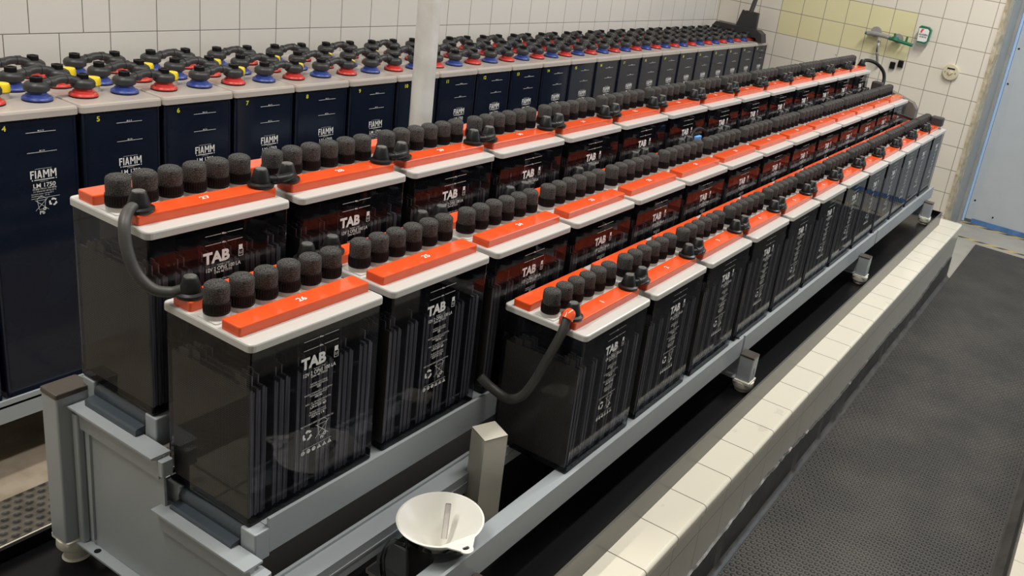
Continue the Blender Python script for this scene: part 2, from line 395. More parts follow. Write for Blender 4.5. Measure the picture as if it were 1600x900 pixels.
def ring2(mb, cx, cz, r0, r1, a0=0, a1=360, n=20, y=-0.0008):
    for k in range(n):
        a = math.radians(a0 + (a1 - a0) * k / n); b = math.radians(a0 + (a1 - a0) * (k + 1) / n)
        poly2(mb, [(cx + r0 * math.cos(a), cz + r0 * math.sin(a)), (cx + r1 * math.cos(a), cz + r1 * math.sin(a)), (cx + r1 * math.cos(b), cz + r1 * math.sin(b)), (cx + r0 * math.cos(b), cz + r0 * math.sin(b))], y)
def recycle(mb, cx, cz, R, y=-0.0008):
    for k in range(3):
        ring2(mb, cx, cz, R * 0.58, R, 30 + 120 * k, 30 + 120 * k + 62, 6, y)
        a = math.radians(30 + 120 * k + 62); b = math.radians(30 + 120 * k + 96)
        poly2(mb, [(cx + R * 0.42 * math.cos(a), cz + R * 0.42 * math.sin(a)), (cx + R * 1.16 * math.cos(a), cz + R * 1.16 * math.sin(a)), (cx + R * 0.8 * math.cos(b), cz + R * 0.8 * math.sin(b))], y)
def bin_icon(mb, cx, cz, w, h, lw=0.0007, y=-0.0008):
    line2(mb, cx - w * .5, cz + h * .42, cx + w * .5, cz - h * .5, lw, y); line2(mb, cx + w * .5, cz + h * .5, cx - w * .5, cz - h * .5, lw, y)
    line2(mb, cx - w * .33, cz + h * .34, cx - w * .22, cz - h * .42, lw, y); line2(mb, cx + w * .33, cz + h * .36, cx + w * .22, cz - h * .3, lw, y)
    line2(mb, cx - w * .22, cz - h * .42, cx + w * .15, cz - h * .42, lw, y); line2(mb, cx - w * .4, cz + h * .36, cx + w * .4, cz + h * .36, lw, y)
    ring2(mb, cx, cz + h * .30, w * .36, w * .36 + lw, 20, 160, 8, y); ring2(mb, cx + w * .2, cz - h * .42, w * .06, w * .13, 0, 360, 10, y)

# ------------------------------------------------------------------ structure: room shell
XE = 5.105
def wall_y(x): return 1.5325 - 0.02 * x
mb = MB().use(m_wall_back)
mb.prism([(-3.2, wall_y(-3.2)), (XE, wall_y(XE)), (XE, wall_y(XE) + 0.12), (-3.2, wall_y(-3.2) + 0.12)], -1.07, 2.05, 'z')
structure(mb.build('wall_back'))
mb = MB().use(m_wall_end); mb.box(XE, XE + 0.1, -0.425, wall_y(XE) + 0.12, -1.07, 2.05); structure(mb.build('wall_end'))
mb = MB().use(m_plaster)     # broken plaster edge beside the doorway, uneven outline
pts = []
zz = [-1.07 + 0.06 * k for k in range(53)]
edge = [-0.4255 - 0.009 * random.random() - 0.014 for _ in zz]
prev = None
for z_, e_ in zip(zz, edge):
    cur = [mb.bm.verts.new(p) for p in ((XE - 0.004, -0.425 + 0.004 * random.random(), z_), (XE - 0.006, e_, z_), (XE + 0.15, e_ - 0.004, z_), (XE + 0.15, -0.40, z_))]
    if prev:
        for i in range(3): mb.face([prev[i], prev[i + 1], cur[i + 1], cur[i]])
    prev = cur
structure(mb.build('trim_1'))
mb = MB().use(m_frame); mb.box(XE + 0.15, XE + 0.56, -0.450, -0.40, -1.07, 2.05); mb.box(XE + 0.52, XE + 0.60, -0.468, -0.44, -1.07, 2.05)
structure(mb.build('trim_2'))
mb = MB().use(m_frame_blue); mb.box(XE + 0.585, XE + 0.60, -0.482, -0.466, -1.06, 2.05); structure(mb.build('trim_3'))
mb = MB().use(m_door); mb.rbox(XE + 0.60, XE + 0.65, -1.62, -0.483, -1.04, 2.0, 0.004, 0.002)
door = structure(mb.build('door_1'))
mb = MB().use(m_door_blue); mb.box(XE + 0.592, XE + 0.60, -1.60, -0.53, -1.065, -1.03); mb.build('kick_strip', door)
mb = MB().use(m_black)
for (yy, zz_) in ((-0.503, 0.155), (-0.515, -0.9), (-0.66, -0.985), (-0.50, -0.08)): mb.lathe([(0.006, 0.0), (0.006, -0.004)], (XE + 0.6, yy, zz_), 10, axis='x')
mb.build('screw', door)
mb = MB().use(m_wall_plain); mb.box(XE + 0.56, XE + 0.7, -3.0, -1.62, -1.07, 2.05); structure(mb.build('wall_front'))
mb = MB().use(m_wall_dim); mb.box(-3.2, 5.8, -3.1, -3.0, -1.07, 2.05); structure(mb.build('wall_right'))
mb = MB().use(m_wall_plain); mb.box(-3.3, -3.2, -3.1, 1.8, -1.07, 2.05); structure(mb.build('wall_left'))
mb = MB().use(m_ceiling); mb.box(-3.3, 5.9, -3.1, 1.8, 2.05, 2.12); structure(mb.build('ceiling'))
mb = MB().use(m_floor_conc); mb.box(-3.3, 5.9, 0.915, 1.8, -1.14, -1.07)
mb.use(m_floor_tile).box(-3.3, 5.9, -3.1, 0.915, -1.14, -1.07); structure(mb.build('floor'))
mb = MB().use(m_threshold); mb.box(4.05, 5.72, -1.7, -0.40, -1.07, -1.066); structure(mb.build('floor'))
for (a, b_) in ((5.262, 5.292), (5.655, 5.69)):
    o = MB().use(m_tape).box(a, b_, -1.62, -0.46, -1.066, -1.0655).build('floor_tape')
    tag(o, 'yellow and black hazard tape on floor %s' % ('nearest the rubber matting' if a < 5.4 else 'right below the blue door'), 'tape')

# plinth under the battery racks, tiled kerb, black tray
mb = MB().use(m_kerb_face); mb.box(-0.20, 4.37, -0.628, 0.30, -1.07, -0.765); structure(mb.build('floor'))
def kerb(name, y_in, y_out, x0, x1, ztop=-0.75):
    mb = MB().use(m_kerb_top); s = -1 if y_out < y_in else 1; r = 0.010
    prof = [(y_in, ztop - 0.02), (y_in, ztop)]
    for k in range(6):
        a = PI / 2 * k / 5; prof.append((y_out - s * r + s * r * math.sin(a), ztop - r + r * math.cos(a)))
    prof.append((y_out, ztop - 0.022)); 
    mb.prism(prof, x0, x1, 'x'); return structure(mb.build(name))
kerb('trim_4', -0.530, -0.634, -0.20, 4.37)
mb = MB().use(m_kerb_top); mb.box(4.23, 4.37, -0.53, 0.30, -0.77, -0.75); structure(mb.build('trim_5'))
mb = MB().use(m_black_coat)  # black coving at the kerb foot, torn upper edge
n = 240; prev = None
for i in range(n + 1):
    x = -0.2 + (4.33 + 0.2) * i / n
    h = -0.965 + 0.012 * math.sin(x * 5) + 0.010 * random.random() + 0.02 * math.sin(x * 1.3) 
    if x > 2.6: h += 0.02 * (x - 2.6)
    cur = [mb.bm.verts.new(p) for p in ((x, -0.627, h), (x, -0.6335 - 0.0015, h - 0.002), (x, -0.636, -1.045), (x, -0.645 - 0.002 * random.random(), -1.058), (x, -0.665, -1.0645))]
    if prev:
        for k in range(4): mb.face([prev[k], prev[k + 1], cur[k + 1], cur[k]], True)
    prev = cur
structure(mb.build('baseboard_right'))
mb = MB().use(m_tray_rim); mb.box(-0.17, 4.22, -0.532, -0.526, -0.765, -0.678)
mb.use(m_tray); mb.box(-0.17, 4.22, 0.278, 0.286, -0.765, -0.678); mb.box(-0.17, 4.22, -0.526, 0.278, -0.72, -0.705)
mb.box(4.214, 4.22, -0.53, 0.28, -0.765, -0.678); mb.box(-0.176, -0.17, -0.532, 0.286, -0.765, -0.678)
tray = tag(mb.build('drip_tray'), 'black glossy plastic drip tray under the orange-topped battery racks', 'tray')
mb = MB().use(m_foot); mb.box(-0.17, 4.22, 0.2862, 0.2895, -0.684, -0.6775); mb.build('rim_edge', tray)
for (x, y) in ((2.26, -0.10), (2.3, -0.30), (3.2, -0.05), (1.75, -0.35), (3.55, -0.40), (3.6, -0.33)):
    pass

# walkway matting, opposite kerb
mb = MB().use(m_matting); mb.box(-1.6, 5.17, -1.30, -0.655, -1.066, -1.058)
tag(mb.build('rubber_matting'), 'long black studded rubber matting covering the walkway beside the tiled kerb', 'mat')
mb = MB().use(m_black_coat); mb.prism([(-1.28, -1.066), (-1.30, -1.055), (-1.325, -1.03), (-1.332, -0.985), (-1.345, -0.985), (-1.345, -1.07)], -1.6, 4.3, 'x'); structure(mb.build('baseboard_left'))
mb = MB().use(m_kerb_face); mb.box(-1.6, 4.3, -1.75, -1.335, -1.07, -0.92); structure(mb.build('trim_6'))

# left aisle: perforated mat
mb = MB().use(m_black)
holes = 0
m_perf = mat('worn_perforated_rubber', (0.14, 0.125, 0.10), 0.55); t = NT(m_perf)
geo = t.node('ShaderNodeNewGeometry'); sep = t.node('ShaderNodeSeparateXYZ'); t.link(geo.outputs['Position'], sep.inputs[0])
row = t.math('DIVIDE', sep.outputs[1], 0.0242); odd = t.math('MODULO', t.math('FLOOR', t.math('ADD', row, 100)), 2)
cx = t.math('SUBTRACT', t.math('FRACT', t.math('ADD', row, 100)), 0.5); cx = t.math('MULTIPLY', cx, 0.0242)
cy = t.math('SUBTRACT', t.math('FRACT', t.math('ADD', t.math('DIVIDE', sep.outputs[0], 0.028), t.math('MULTIPLY', odd, 0.5))), 0.5); cy = t.math('MULTIPLY', cy, 0.028)
d = t.math('SQRT', t.math('ADD', t.math('POWER', cx, 2), t.math('POWER', cy, 2)))
hole = t.math('LESS_THAN', d, 0.0088)
n = t.node('ShaderNodeTexNoise'); n.inputs['Scale'].default_value = 14; n.inputs['Detail'].default_value = 6; t.link(geo.outputs['Position'], n.inputs['Vector'])
r = t.node('ShaderNodeMapRange'); r.inputs[1].default_value = 0.35; r.inputs[2].default_value = 0.65; t.link(n.outputs[0], r.inputs[0])
t.link(t.mix(hole, t.mix(r.outputs[0], (0.075, 0.066, 0.053), (0.15, 0.132, 0.105)), t.mix(r.outputs[0], (0.02, 0.02, 0.02), (0.07, 0.065, 0.055))), t.p.inputs['Base Color'])
h = t.math('MINIMUM', t.math('DIVIDE', d, 0.012), 1.0)
bp = t.node('ShaderNodeBump'); bp.inputs['Strength'].default_value = 1.0; bp.inputs['Distance'].default_value = 0.006
t.link(h, bp.inputs['Height']); t.link(bp.outputs[0], t.p.inputs['Normal'])
mb.use(m_perf).rbox(-1.5, 4.2, 0.752, 0.915, -1.07, -1.056, 0.01, 0.006)
pm = tag(mb.build('perforated_mat'), 'worn black perforated rubber mat on the floor of the left aisle', 'mat')
mb = MB().use(m_perf); mb.rbox(0.035, 0.085, 0.705, 0.755, -1.057, -1.052, 0.006, 0.002); mb.build('connector_plate', pm)

# steel pipe column in the aisle
mb = MB().use(m_pillar); mb.lathe([(0.0335, -1.07), (0.0335, 2.05)], (1.262, 0.60, 0), 40)
tag(mb.build('pipe_column'), 'silver painted round steel pipe rising between the two battery banks', 'pipe')

# ------------------------------------------------------------------ orange-topped batteries
L, W, H, HL = 0.2703, 0.206, 0.3288, 0.0132
STRIP_F, STRIP_B = (0.032, 0.074), (0.145, 0.187)
PLUGX = [0.0245 + 0.0443 * i for i in range(6)]; PLUGY = 0.108
# shared meshes
mb = MB().use(m_lid); mb.rbox(0, L, 0, W, -HL, 0.0, 0.010, 0.003)
mb.rbox(0.006, L - 0.006, 0.085, 0.131, -0.001, 0.0022, 0.004, 0.0012)
for px in PLUGX: mb.lathe([(0.0192, 0.0), (0.0192, 0.0095), (0.0182, 0.0105)], (px, PLUGY, 0), 28)
me_lid = mb.mesh('lid')
mb = MB().use(m_smoke)
x0, x1, y0, y1, zt, zb = 0.004, L - 0.004, 0.004, W - 0.004, -HL - 0.0002, -H
rings = []
def rring(ins, z, r=0.004, seg=3):
    pts = []
    for cx, cy, a0 in ((x1 - ins - r, y0 + ins + r, -90), (x1 - ins - r, y1 - ins - r, 0), (x0 + ins + r, y1 - ins - r, 90), (x0 + ins + r, y0 + ins + r, 180)):
        for k in range(seg + 1):
            a = math.radians(a0 + 90 * k / seg); pts.append((cx + r * math.cos(a), cy + r * math.sin(a), z))
    return pts
mb.loops([rring(0.0015, zb), rring(0.0, zb + 0.003), rring(0.0, zt)], True, False, False)
me_case = mb.mesh('case')
PX = [0.0040 + (L - 0.008) * k / 6 for k in range(7)]
mb = MB().use(m_partition)
for k in range(1, 6): mb.box(PX[k] - 0.0011, PX[k] + 0.0011, 0.0055, W - 0.0055, zb + 0.004, zt - 0.001)
mb.box(PX[0] + 0.0015, PX[6] - 0.0015, 0.0058, W - 0.0058, zb + 0.002, zb + 0.0035)
me_part = mb.mesh('partitions')
mb = MB().use(m_plate)
zp0, zp1 = -0.316, -0.083
for k in range(6):
    cx = 0.0052 + 0.0056 * k; tall = (k % 2 == 0)
    mb.box(cx, cx + 0.0041, 0.010 + (0 if tall else 0.002), W - 0.012, zp0, zp1 - (0 if tall else 0.006))
    yy = 0.022 if tall else 0.040
    mb.box(cx + 0.0003, cx + 0.0026, yy, yy + 0.012, zp1 - 0.007, zp1 + 0.016)
    mb.box(cx + 0.0003, cx + 0.0026, W - yy - 0.03, W - yy - 0.012, zp1 - 0.007, zp1 + 0.014)
me_pack = mb.mesh('plate_pack')
mb = MB().use(m_partition); mb.box(0.0042, 0.0385, 0.050, 0.062, -0.055, -0.048); mb.box(0.0042, 0.0385, 0.14, 0.152, -0.055, -0.048); me_bus = mb.mesh('bus_bar')
def strip_mesh(y0, y1, name):
    mb = MB().use(m_orange); mb.rbox(0.006, L - 0.006, y0, y1, 0.0, 0.0165, 0.0035, 0.0022)
    return mb.mesh(name)
me_sf = strip_mesh(*STRIP_F, 'terminal_cover'); me_sb = strip_mesh(*STRIP_B, 'terminal_cover')
mb = MB().use(m_ring)
rr = []
N = 64
for (rad, z, tooth) in ((0.0188, 0.0095, 0), (0.0196, 0.011, 0), (0.0196, 0.0135, 0), (0.0190, 0.0145, 1), (0.0190, 0.0265, 1), (0.0196, 0.0275, 0), (0.0196, 0.029, 0), (0.0180, 0.0292, 0)):
    rr.append([((rad + (0.0009 if (tooth and k % 2) else 0)) * math.cos(2 * PI * k / N), (rad + (0.0009 if (tooth and k % 2) else 0)) * math.sin(2 * PI * k / N), z) for k in range(N)])
mb.loops(rr); me_ring = mb.mesh('vent_plug')
mb = MB().use(m_foam)
mb.lathe([(0.0180, 0.027), (0.0184, 0.034), (0.0186, 0.045), (0.0184, 0.0535), (0.0172, 0.0562), (0.0140, 0.0588), (0.0085, 0.0608), (0.003, 0.0616)], n=32)
me_foam = mb.mesh('foam_cap')

# label print on the front
it = [('Max.', 0.1367, -0.0325, 0.0030, 'CENTER', 1.1, 0.02), ('Min.', 0.1367, -0.0485, 0.0030, 'CENTER', 1.1, 0.02),
      ('TAB', 0.0975, -0.0800, 0.0190, 'LEFT', 0.98, 0.045), ('TOPZS / TYP', 0.1345, -0.0875, 0.0026, 'CENTER', 1.2, 0.0),
      ('12V 2 OPzS 100 LA', 0.1345, -0.0955, 0.0068, 'CENTER', 0.86, 0.014), ('DIN 40 737/3', 0.1345, -0.1010, 0.0040, 'CENTER', 1.05, 0.01)]
zc = -0.1145
for a, b_, c_ in (('RATED VOLTAGE', 'NENNSPANNUNG', '12V'), ('RATED CAPACITY (C10,20°C)', 'NENNKAPAZITÄT', '100 Ah'), ('SPEC. G. OF ELECTROLYTE', 'SÄUREDICHTE', '1,24 ± 0,01 kg/l'), ('FLOAT VOLTAGE', 'LADEERHALTUNG', '13,4 V ± 1 %')):
    it += [(a, 0.1345, zc, 0.0027, 'CENTER', 1.15, 0.005), (b_, 0.1345, zc - 0.0042, 0.0027, 'CENTER', 1.15, 0.005), (c_, 0.1345, zc - 0.0092, 0.0040, 'CENTER', 0.95, 0.03)]
    zc -= 0.0178
it += [('RECYCLABLE LEAD ACID BATTERY SLI', 0.1345, -0.1895, 0.0028, 'CENTER', 1.0, 0.005), ('Pb', 0.1455, -0.2265, 0.0052, 'CENTER', 1.0, 0.03)]
mb = text_bm(it, 'label'); mb.use(m_white_print)
for z_ in (-0.0312, -0.0472):
    line2(mb, 0.101, z_, 0.131, z_, 0.0007); line2(mb, 0.1425, z_, 0.172, z_, 0.0007)
ix, iz = 0.1645, -0.0800      # battery pictogram beside the maker's name
poly2(mb, [(ix, iz + 0.012), (ix + 0.0075, iz + 0.012), (ix + 0.0075, iz + 0.0205), (ix, iz + 0.0205)])
for (a, b_, c_, d_) in ((0, 0, 0, 0.012), (0.0085, 0, 0.0085, 0.012), (0, 0, 0.0085, 0), (0.0025, 0.004, 0.006, 0.004), (0.0025, 0.004, 0.0025, 0.009), (0.006, 0.004, 0.006, 0.009), (0, 0.012, 0.0085, 0.012)):
    line2(mb, ix + a, iz + b_, ix + c_, iz + d_, 0.0008)
recycle(mb, 0.1145, -0.2080, 0.0098); bin_icon(mb, 0.1455, -0.2070, 0.028, 0.028)
line2(mb, 0.1035, -0.2330, 0.166, -0.2330, 0.0006)
for k in range(6):
    cx = 0.1065 + 0.0112 * k; cz = -0.2395
    if k < 3:
        ring2(mb, cx, cz, 0.0, 0.0040, n=16)
    else:
        poly2(mb, [(cx - 0.0045, cz - 0.0036), (cx + 0.0045, cz - 0.0036), (cx, cz + 0.0044)])
me_label = mb.mesh('label')
mb = MB().use(m_partition)
for k in range(6):
    cx = 0.1065 + 0.0112 * k; cz = -0.2395
    if k < 3: ring2(mb, cx, cz, 0.0014, 0.0022, 0, 300 - 60 * k, 10, -0.0011)
    else: line2(mb, cx, cz - 0.002, cx, cz + 0.0016, 0.0009, -0.0011)
me_picto = mb.mesh('pictogram')

def number_mesh(s, h, x, y, z, mat_, flat=True, bold=0.018):
    mb = text_bm([(s, 0, -h / 2, h, 'CENTER', 1.05, bold)], 'number', 0.0)
    mb.use(mat_)
    for v in mb.bm.verts:
        if flat: v.co = Vector((x + v.co.x, y + v.co.z, z))
        else: v.co = Vector((x + v.co.x, y, z + v.co.z))
    return mb.mesh('number')

def make_battery():
    r = empty('battery', 'x', 'battery')
    link('lid', me_lid, r); c = link('case', me_case, r); c['label'] = 'smoke-tinted clear case'
    link('partitions', me_part, c)
    for k in range(6):
        link('plate_pack', me_pack, r, (PX[k] - 0.001, 0, 0))
    link('terminal_cover', me_sf, r); link('terminal_cover', me_sb, r)
    for px in PLUGX:
        p = link('vent_plug', me_ring, r, (px, PLUGY, 0)); link('foam_cap', me_foam, p)
    l = link('label_print', me_label, r, (0, 0.0038, 0)); link('pictogram', me_picto, l)
    return r
proto = make_battery(); tree = snapshot(proto)
ORD = ['nearest', 'second', 'third', 'fourth', 'fifth', 'sixth', 'seventh', 'eighth', 'ninth', 'tenth', 'eleventh', 'twelfth', 'thirteenth', 'farthest']
P_AB, P_C = 0.2910, 0.2959
ROWS = {'A': ((0, 0, 0), P_AB, [27 + i for i in range(14)], 'rear upper row'),
        'B': ((0.0039, -0.2296, -0.1058), P_AB, [26 - i for i in range(14)], 'middle lower row'),
        'C': ((0.6123, -0.4451, -0.2200), P_C, [1 + i for i in range(12)], 'front right row')}
first = True
for key, (o0, pitch, nums, rn) in ROWS.items():
    for i, nb in enumerate(nums):
        o = proto if first else copy_tree(tree)
        o.location = (o0[0] + i * pitch, o0[1] + random.uniform(-0.0008, 0.0008), o0[2])
        pos = ORD[i] if i < len(nums) - 1 else 'farthest'
        o['label'] = 'tinted battery numbered %d on its orange strip, %s in the %s' % (nb, pos, rn)
        o['group'] = 'orange-topped batteries in the ' + rn
        link('number', number_mesh(str(nb), 0.0115, 0.137, 0.053, 0.0168, m_white_print), o)
        first = False

# links between neighbouring batteries
def boot(mb_b, mb_t, x, y, z, big=1.0):
    mb_b.use(m_black).lathe([(0.0215 * big, 0), (0.0225 * big, 0.002), (0.0225 * big, 0.006), (0.0180 * big, 0.0078), (0.0168 * big, 0.0085), (0.0168 * big, 0.0125), (0.0158 * big, 0.0150), (0.0112 * big, 0.0315), (0.0100 * big, 0.0325)], (x, y, z), 24)
    mb_t.use(m_boot_top).lathe([(0.0098 * big, 0.0322), (0.0092 * big, 0.0335), (0.002, 0.0338)], (x, y, z), 20)
D = 0.0565
mb_b = MB(); mb_t = MB(); boot(mb_b, mb_t, 0, 0, 0); me_b1, me_t1 = mb_b.mesh('boot'), mb_t.mesh('boot_top')
mb = MB().use(m_black); mb.tube([(0.010, -0.004, 0.011), (0.022, -0.013, 0.0125), (0.036, -0.016, 0.0135), (D - 0.004, -0.013, 0.014), (D + 0.004, -0.004, 0.014)], 0.0078, 12)
mb.lathe([(0.0092, 0), (0.0092, 0.009)], (0.020, -0.012, 0.0125), 12, axis='x'); me_bar = mb.mesh('cable_sleeve')
def make_link():
    r = empty('battery_link', 'x', 'connector')
    for dx in (0, D):
        b_ = link('boot', me_b1, r, (dx, 0, 0 if dx == 0 else 0.0012)); link('boot_top', me_t1, b_)
    link('cable_sleeve', me_bar, r); return r
lp = make_link(); ltree = snapshot(lp); first = True
for key, (o0, pitch, nums, rn) in ROWS.items():
    ty = 0.166 if key == 'B' else 0.053
    for i in range(len(nums) - 1):
        o = lp if first else copy_tree(ltree); first = False
        o.location = (o0[0] + i * pitch + 0.2468, o0[1] + ty, o0[2] + 0.0165)
        o['label'] = 'black rubber link joining batteries %d and %d in the %s' % (nums[i], nums[i + 1], rn)
        o['group'] = 'rubber links of the ' + rn

# ------------------------------------------------------------------ racks
def beam(mb, x0, x1, yi, yo, zt, h, lip=0.018, notch=True):
    """C-section rail along x; yi inner side, yo outer side with a raised lip; the flat top carries the batteries"""
    s = -1 if yo < yi else 1; t_ = 0.004
    prof = [(yi, zt), (yo - s * t_ * 1.6, zt), (yo - s * t_ * 1.6, zt + lip), (yo, zt + lip), (yo, zt - h), (yo - s * t_, zt - h), (yo - s * t_, zt - t_), (yi + s * t_, zt - t_), (yi + s * t_, zt - h * 0.8), (yi, zt - h * 0.8)]
    mb.prism(prof, x0, x1, 'x')
def beam_end(mb, x0, x1, ya, yb, z0, z1): mb.rbox(x0, x1, min(ya, yb), max(ya, yb), z0, z1, 0.003, 0.002, 0.002)
def foot(mb, x, y, ztop, zbot):
    mb.use(m_foot).rbox(x - 0.029, x + 0.029, y - 0.027, y + 0.027, ztop - 0.008, ztop, 0.004, 0.001)
    mb.lathe([(0.031, ztop - 0.006), (0.032, ztop - 0.022), (0.030, ztop - 0.026), (0.021, ztop - 0.028), (0.021, zbot + 0.004), (0.024, zbot)], (x, y, 0), 28)

rack = empty('battery_rack', 'grey steel two-step rack carrying the rear upper and middle lower battery rows', 'rack', (0, 0, -0.705))
def rp(mb, name): 
    o = mb.build(name, rack); o.location = (0, 0, 0.705); return o
AX1 = 13 * P_AB + L + 0.02
BT = ROWS['B'][0][2] - H; AT = -H
for (yi, yo, zt, cut) in ((0.150, 0.199, AT, 0), (0.052, -0.004, AT, 0), (-0.075, -0.028, BT, 0), (-0.180, -0.2475, BT, 1)):
    mb = MB().use(m_steel)
    beam(mb, 0.030, AX1, yi, yo, zt, 0.045 if not cut else 0.050, 0.016 if cut or yo < 0.1 else 0.012)
    lo, hi = min(yi, yo), max(yi, yo)
    if cut: lo, hi = -0.2475, -0.212
    elif yo == -0.004: lo, hi = -0.004, 0.026
    elif yo > 0: lo, hi = 0.166, 0.199
    else: lo, hi = -0.060, -0.028
    beam_end(mb, 0.003, 0.032, lo, hi, zt - 0.058, zt - 0.001)
    rp(mb, 'rail')
XP = [0.0, 1.27, 2.54, 3.81]
for j, xp in enumerate(XP):
    xa = xp - 0.012
    # rear post and feet
    mb = MB().use(m_steel); mb.rbox(xa - 0.038, xa + 0.022, 0.186, 0.232, -0.652, -0.352, 0.004, 0.001); post = rp(mb, 'post')
    mb = MB().use(m_post_cap); mb.rbox(xa - 0.039, xa + 0.023, 0.185, 0.233, -0.352, -0.343, 0.004, 0.002); mb.build('post_cap', post)
    for yy in (0.209, -0.22): 
        mb = MB(); foot(mb, xa - 0.008, yy, -0.652 if yy > 0 else -0.66, -0.705); rp(mb, 'foot')
    # upper crossbar with flange, lower crossbar with flange, gusset plate between
    mb = MB().use(m_steel)
    def cross(mb, y0, y1, z1, hh):
        prof = [(xa - 0.022, z1), (xa + 0.012, z1), (xa + 0.012, z1 - 0.004), (xa - 0.004, z1 - 0.004), (xa - 0.004, z1 - hh), (xa - 0.010, z1 - hh), (xa - 0.012, z1 - 0.007), (xa - 0.022, z1 - 0.0035)]
        mb.prism(prof, y0, y1, 'y')
    cross(mb, -0.045, 0.196, -0.369, 0.045); o = rp(mb, 'crossbar')
    mb = MB().use(m_steel); cross(mb, -0.270, -0.040, -0.469, 0.045); o2 = rp(mb, 'crossbar')
    mb = MB().use(m_steel); mb.rbox(xa - 0.012, xa + 0.008, -0.058, -0.044, -0.405, -0.376, 0.003, 0.001); rp(mb, 'crossbar_end'); mb = MB().use(m_steel); mb.rbox(xa - 0.012, xa + 0.014, -0.290, -0.262, -0.535, -0.482, 0.004, 0.001); rp(mb, 'crossbar_end')
    mb = MB().use(m_steel_dark if False else m_steel)
    mb.prism([(0.186, -0.372), (-0.046, -0.372), (-0.050, -0.472), (-0.268, -0.472), (-0.268, -0.655), (0.186, -0.655)], xa - 0.003, xa + 0.001, 'x')
    g = rp(mb, 'gusset_plate')
    mb = MB().use(m_steel); mb.box(xa - 0.022, xa + 0.0, -0.268, 0.186, -0.660, -0.656); mb.rbox(xa - 0.016, xa - 0.002, 0.170, 0.186, -0.655, -0.385, 0.004, 0.001)
    mb.prism([(0.150, -0.385), (0.162, -0.385), (0.160, -0.645), (0.152, -0.645)], xa - 0.007, xa - 0.003, 'x')
    rp(mb, 'bottom_flange')
    if j == 0:
        mb = MB().use(m_black); mb.lathe([(0.006, -0.6558), (0.006, -0.6555)], (xa - 0.012, 0.135, 0), 12); rp(mb, 'bolt_hole')
    for (y0, y1, zt) in ((0.026, 0.166, AT), (-0.212, -0.060, BT)):
        mb = MB().use(m_slate); mb.lathe([(0.0195, y0), (0.0195, y1)], (xp + 0.022, 0, zt - 0.0205), 24, axis='y')
        mb.prism([(xp - 0.014, zt - 0.030), (xp - 0.011, zt - 0.027), (xp + 0.004, zt - 0.025), (xp + 0.004, zt - 0.056), (xp - 0.014, zt - 0.056)], y0, y1, 'y')
        rp(mb, 'support_tube')
mb = MB().use(m_steel); mb.box(0.0, AX1, 0.196, 0.200, -0.655, -0.62); rp(mb, 'tie_bar')

rackc = empty('battery_rack', 'low grey steel rack carrying the front right battery row beside the kerb', 'rack', (0, 0, -0.705))
def rq(mb, name):
    o = mb.build(name, rackc); o.location = (0, 0, 0.705); return o
CT = ROWS['C'][0][2] - H
CX1 = 0.6123 + 11 * P_C + L + 0.02
XC = [0.285, 1.545, 2.785, 3.99]
segs = [(-0.15, 0.30), (0.31, 1.530), (1.545, 3.005), (3.018, CX1)]
for k, (a, b_) in enumerate([(-0.10, 1.530), (1.543, 3.005), (3.018, CX1)]):
    mb = MB().use(m_steel); beam(mb, a, b_, -0.415, -0.461, CT, 0.050, 0.013); rq(mb, 'rail')
    mb = MB().use(m_steel); beam(mb, a, b_, -0.2930, -0.2480, CT + 0.004, 0.058, 0.006)
    mb.box(a, b_, -0.2945, -0.2925, CT - 0.02, CT - 0.016); rq(mb, 'rail')
for xp in XC:
    mb = MB().use(m_steel); mb.rbox(xp - 0.022, xp + 0.022, -0.508, -0.463, -0.668, -0.592, 0.003, 0.001); post = rq(mb, 'post')
    mb = MB().use(m_post_cap); mb.rbox(xp - 0.0225, xp + 0.0225, -0.5085, -0.4625, -0.592, -0.586, 0.003, 0.001); mb.build('post_cap', post)
    mb = MB().use(m_steel_dark); mb.box(xp - 0.0035, xp + 0.0035, -0.5092, -0.508, -0.645, -0.625); mb.build('slot', post)
    mb = MB(); foot(mb, xp, -0.484, -0.668, -0.705); rq(mb, 'foot')
    mb = MB(); foot(mb, xp, -0.27, -0.668, -0.705); rq(mb, 'foot')
    mb = MB().use(m_steel); mb.box(xp - 0.006, xp - 0.001, -0.463, -0.25, -0.665, CT - 0.052); mb.box(xp - 0.03, xp - 0.001, -0.463, -0.25, -0.668, -0.664)
    rq(mb, 'gusset_plate')

# ------------------------------------------------------------------ tall navy cells
FX, FY, FZ, FP, FL, FW, FH = -0.3976, 0.9971, -0.0875, 0.2193, 0.2175, 0.399, 0.752
POLEX = (0.055, 0.163); ROWY = (0.080, 0.190, 0.300)
mb = MB().use(m_cell_lid); mb.rbox(0, FL, 0, FW, -0.0215, 0.0, 0.012, 0.007, seg=5, smooth=False)
for k in range(5):
    a = PI * k / 8
me_fl = mb.mesh('lid')
mb = MB().use(m_navy); mb.rbox(0.005, FL - 0.005, 0.006, FW - 0.006, -FH, -0.0216, 0.006, 0.0, 0.002)
mb.box(0.012, 0.0145, 0.0048, 0.0062, -FH + 0.01, -0.03); mb.box(FL - 0.0145, FL - 0.012, 0.0048, 0.0062, -FH + 0.01, -0.03)
me_fc = mb.mesh('case')
def seal(m):
    mb = MB().use(m_ring); mb.lathe([(0.0340, 0.0), (0.0350, 0.001), (0.0350, 0.0035)], n=28)
    mb.use(m).lathe([(0.0348, 0.0035), (0.0350, 0.0065), (0.0330, 0.0095), (0.0262, 0.011), (0.0255, 0.0155), (0.0215, 0.0175), (0.0200, 0.0235), (0.0150, 0.030), (0.0130, 0.036)], n=28)
    return mb.mesh('pole_seal')
me_sb_, me_sr_ = seal(m_blue), seal(m_red)
for me_ in (me_sb_, me_sr_):
    for v_ in me_.vertices: v_.co.x *= 0.95; v_.co.y *= 0.95
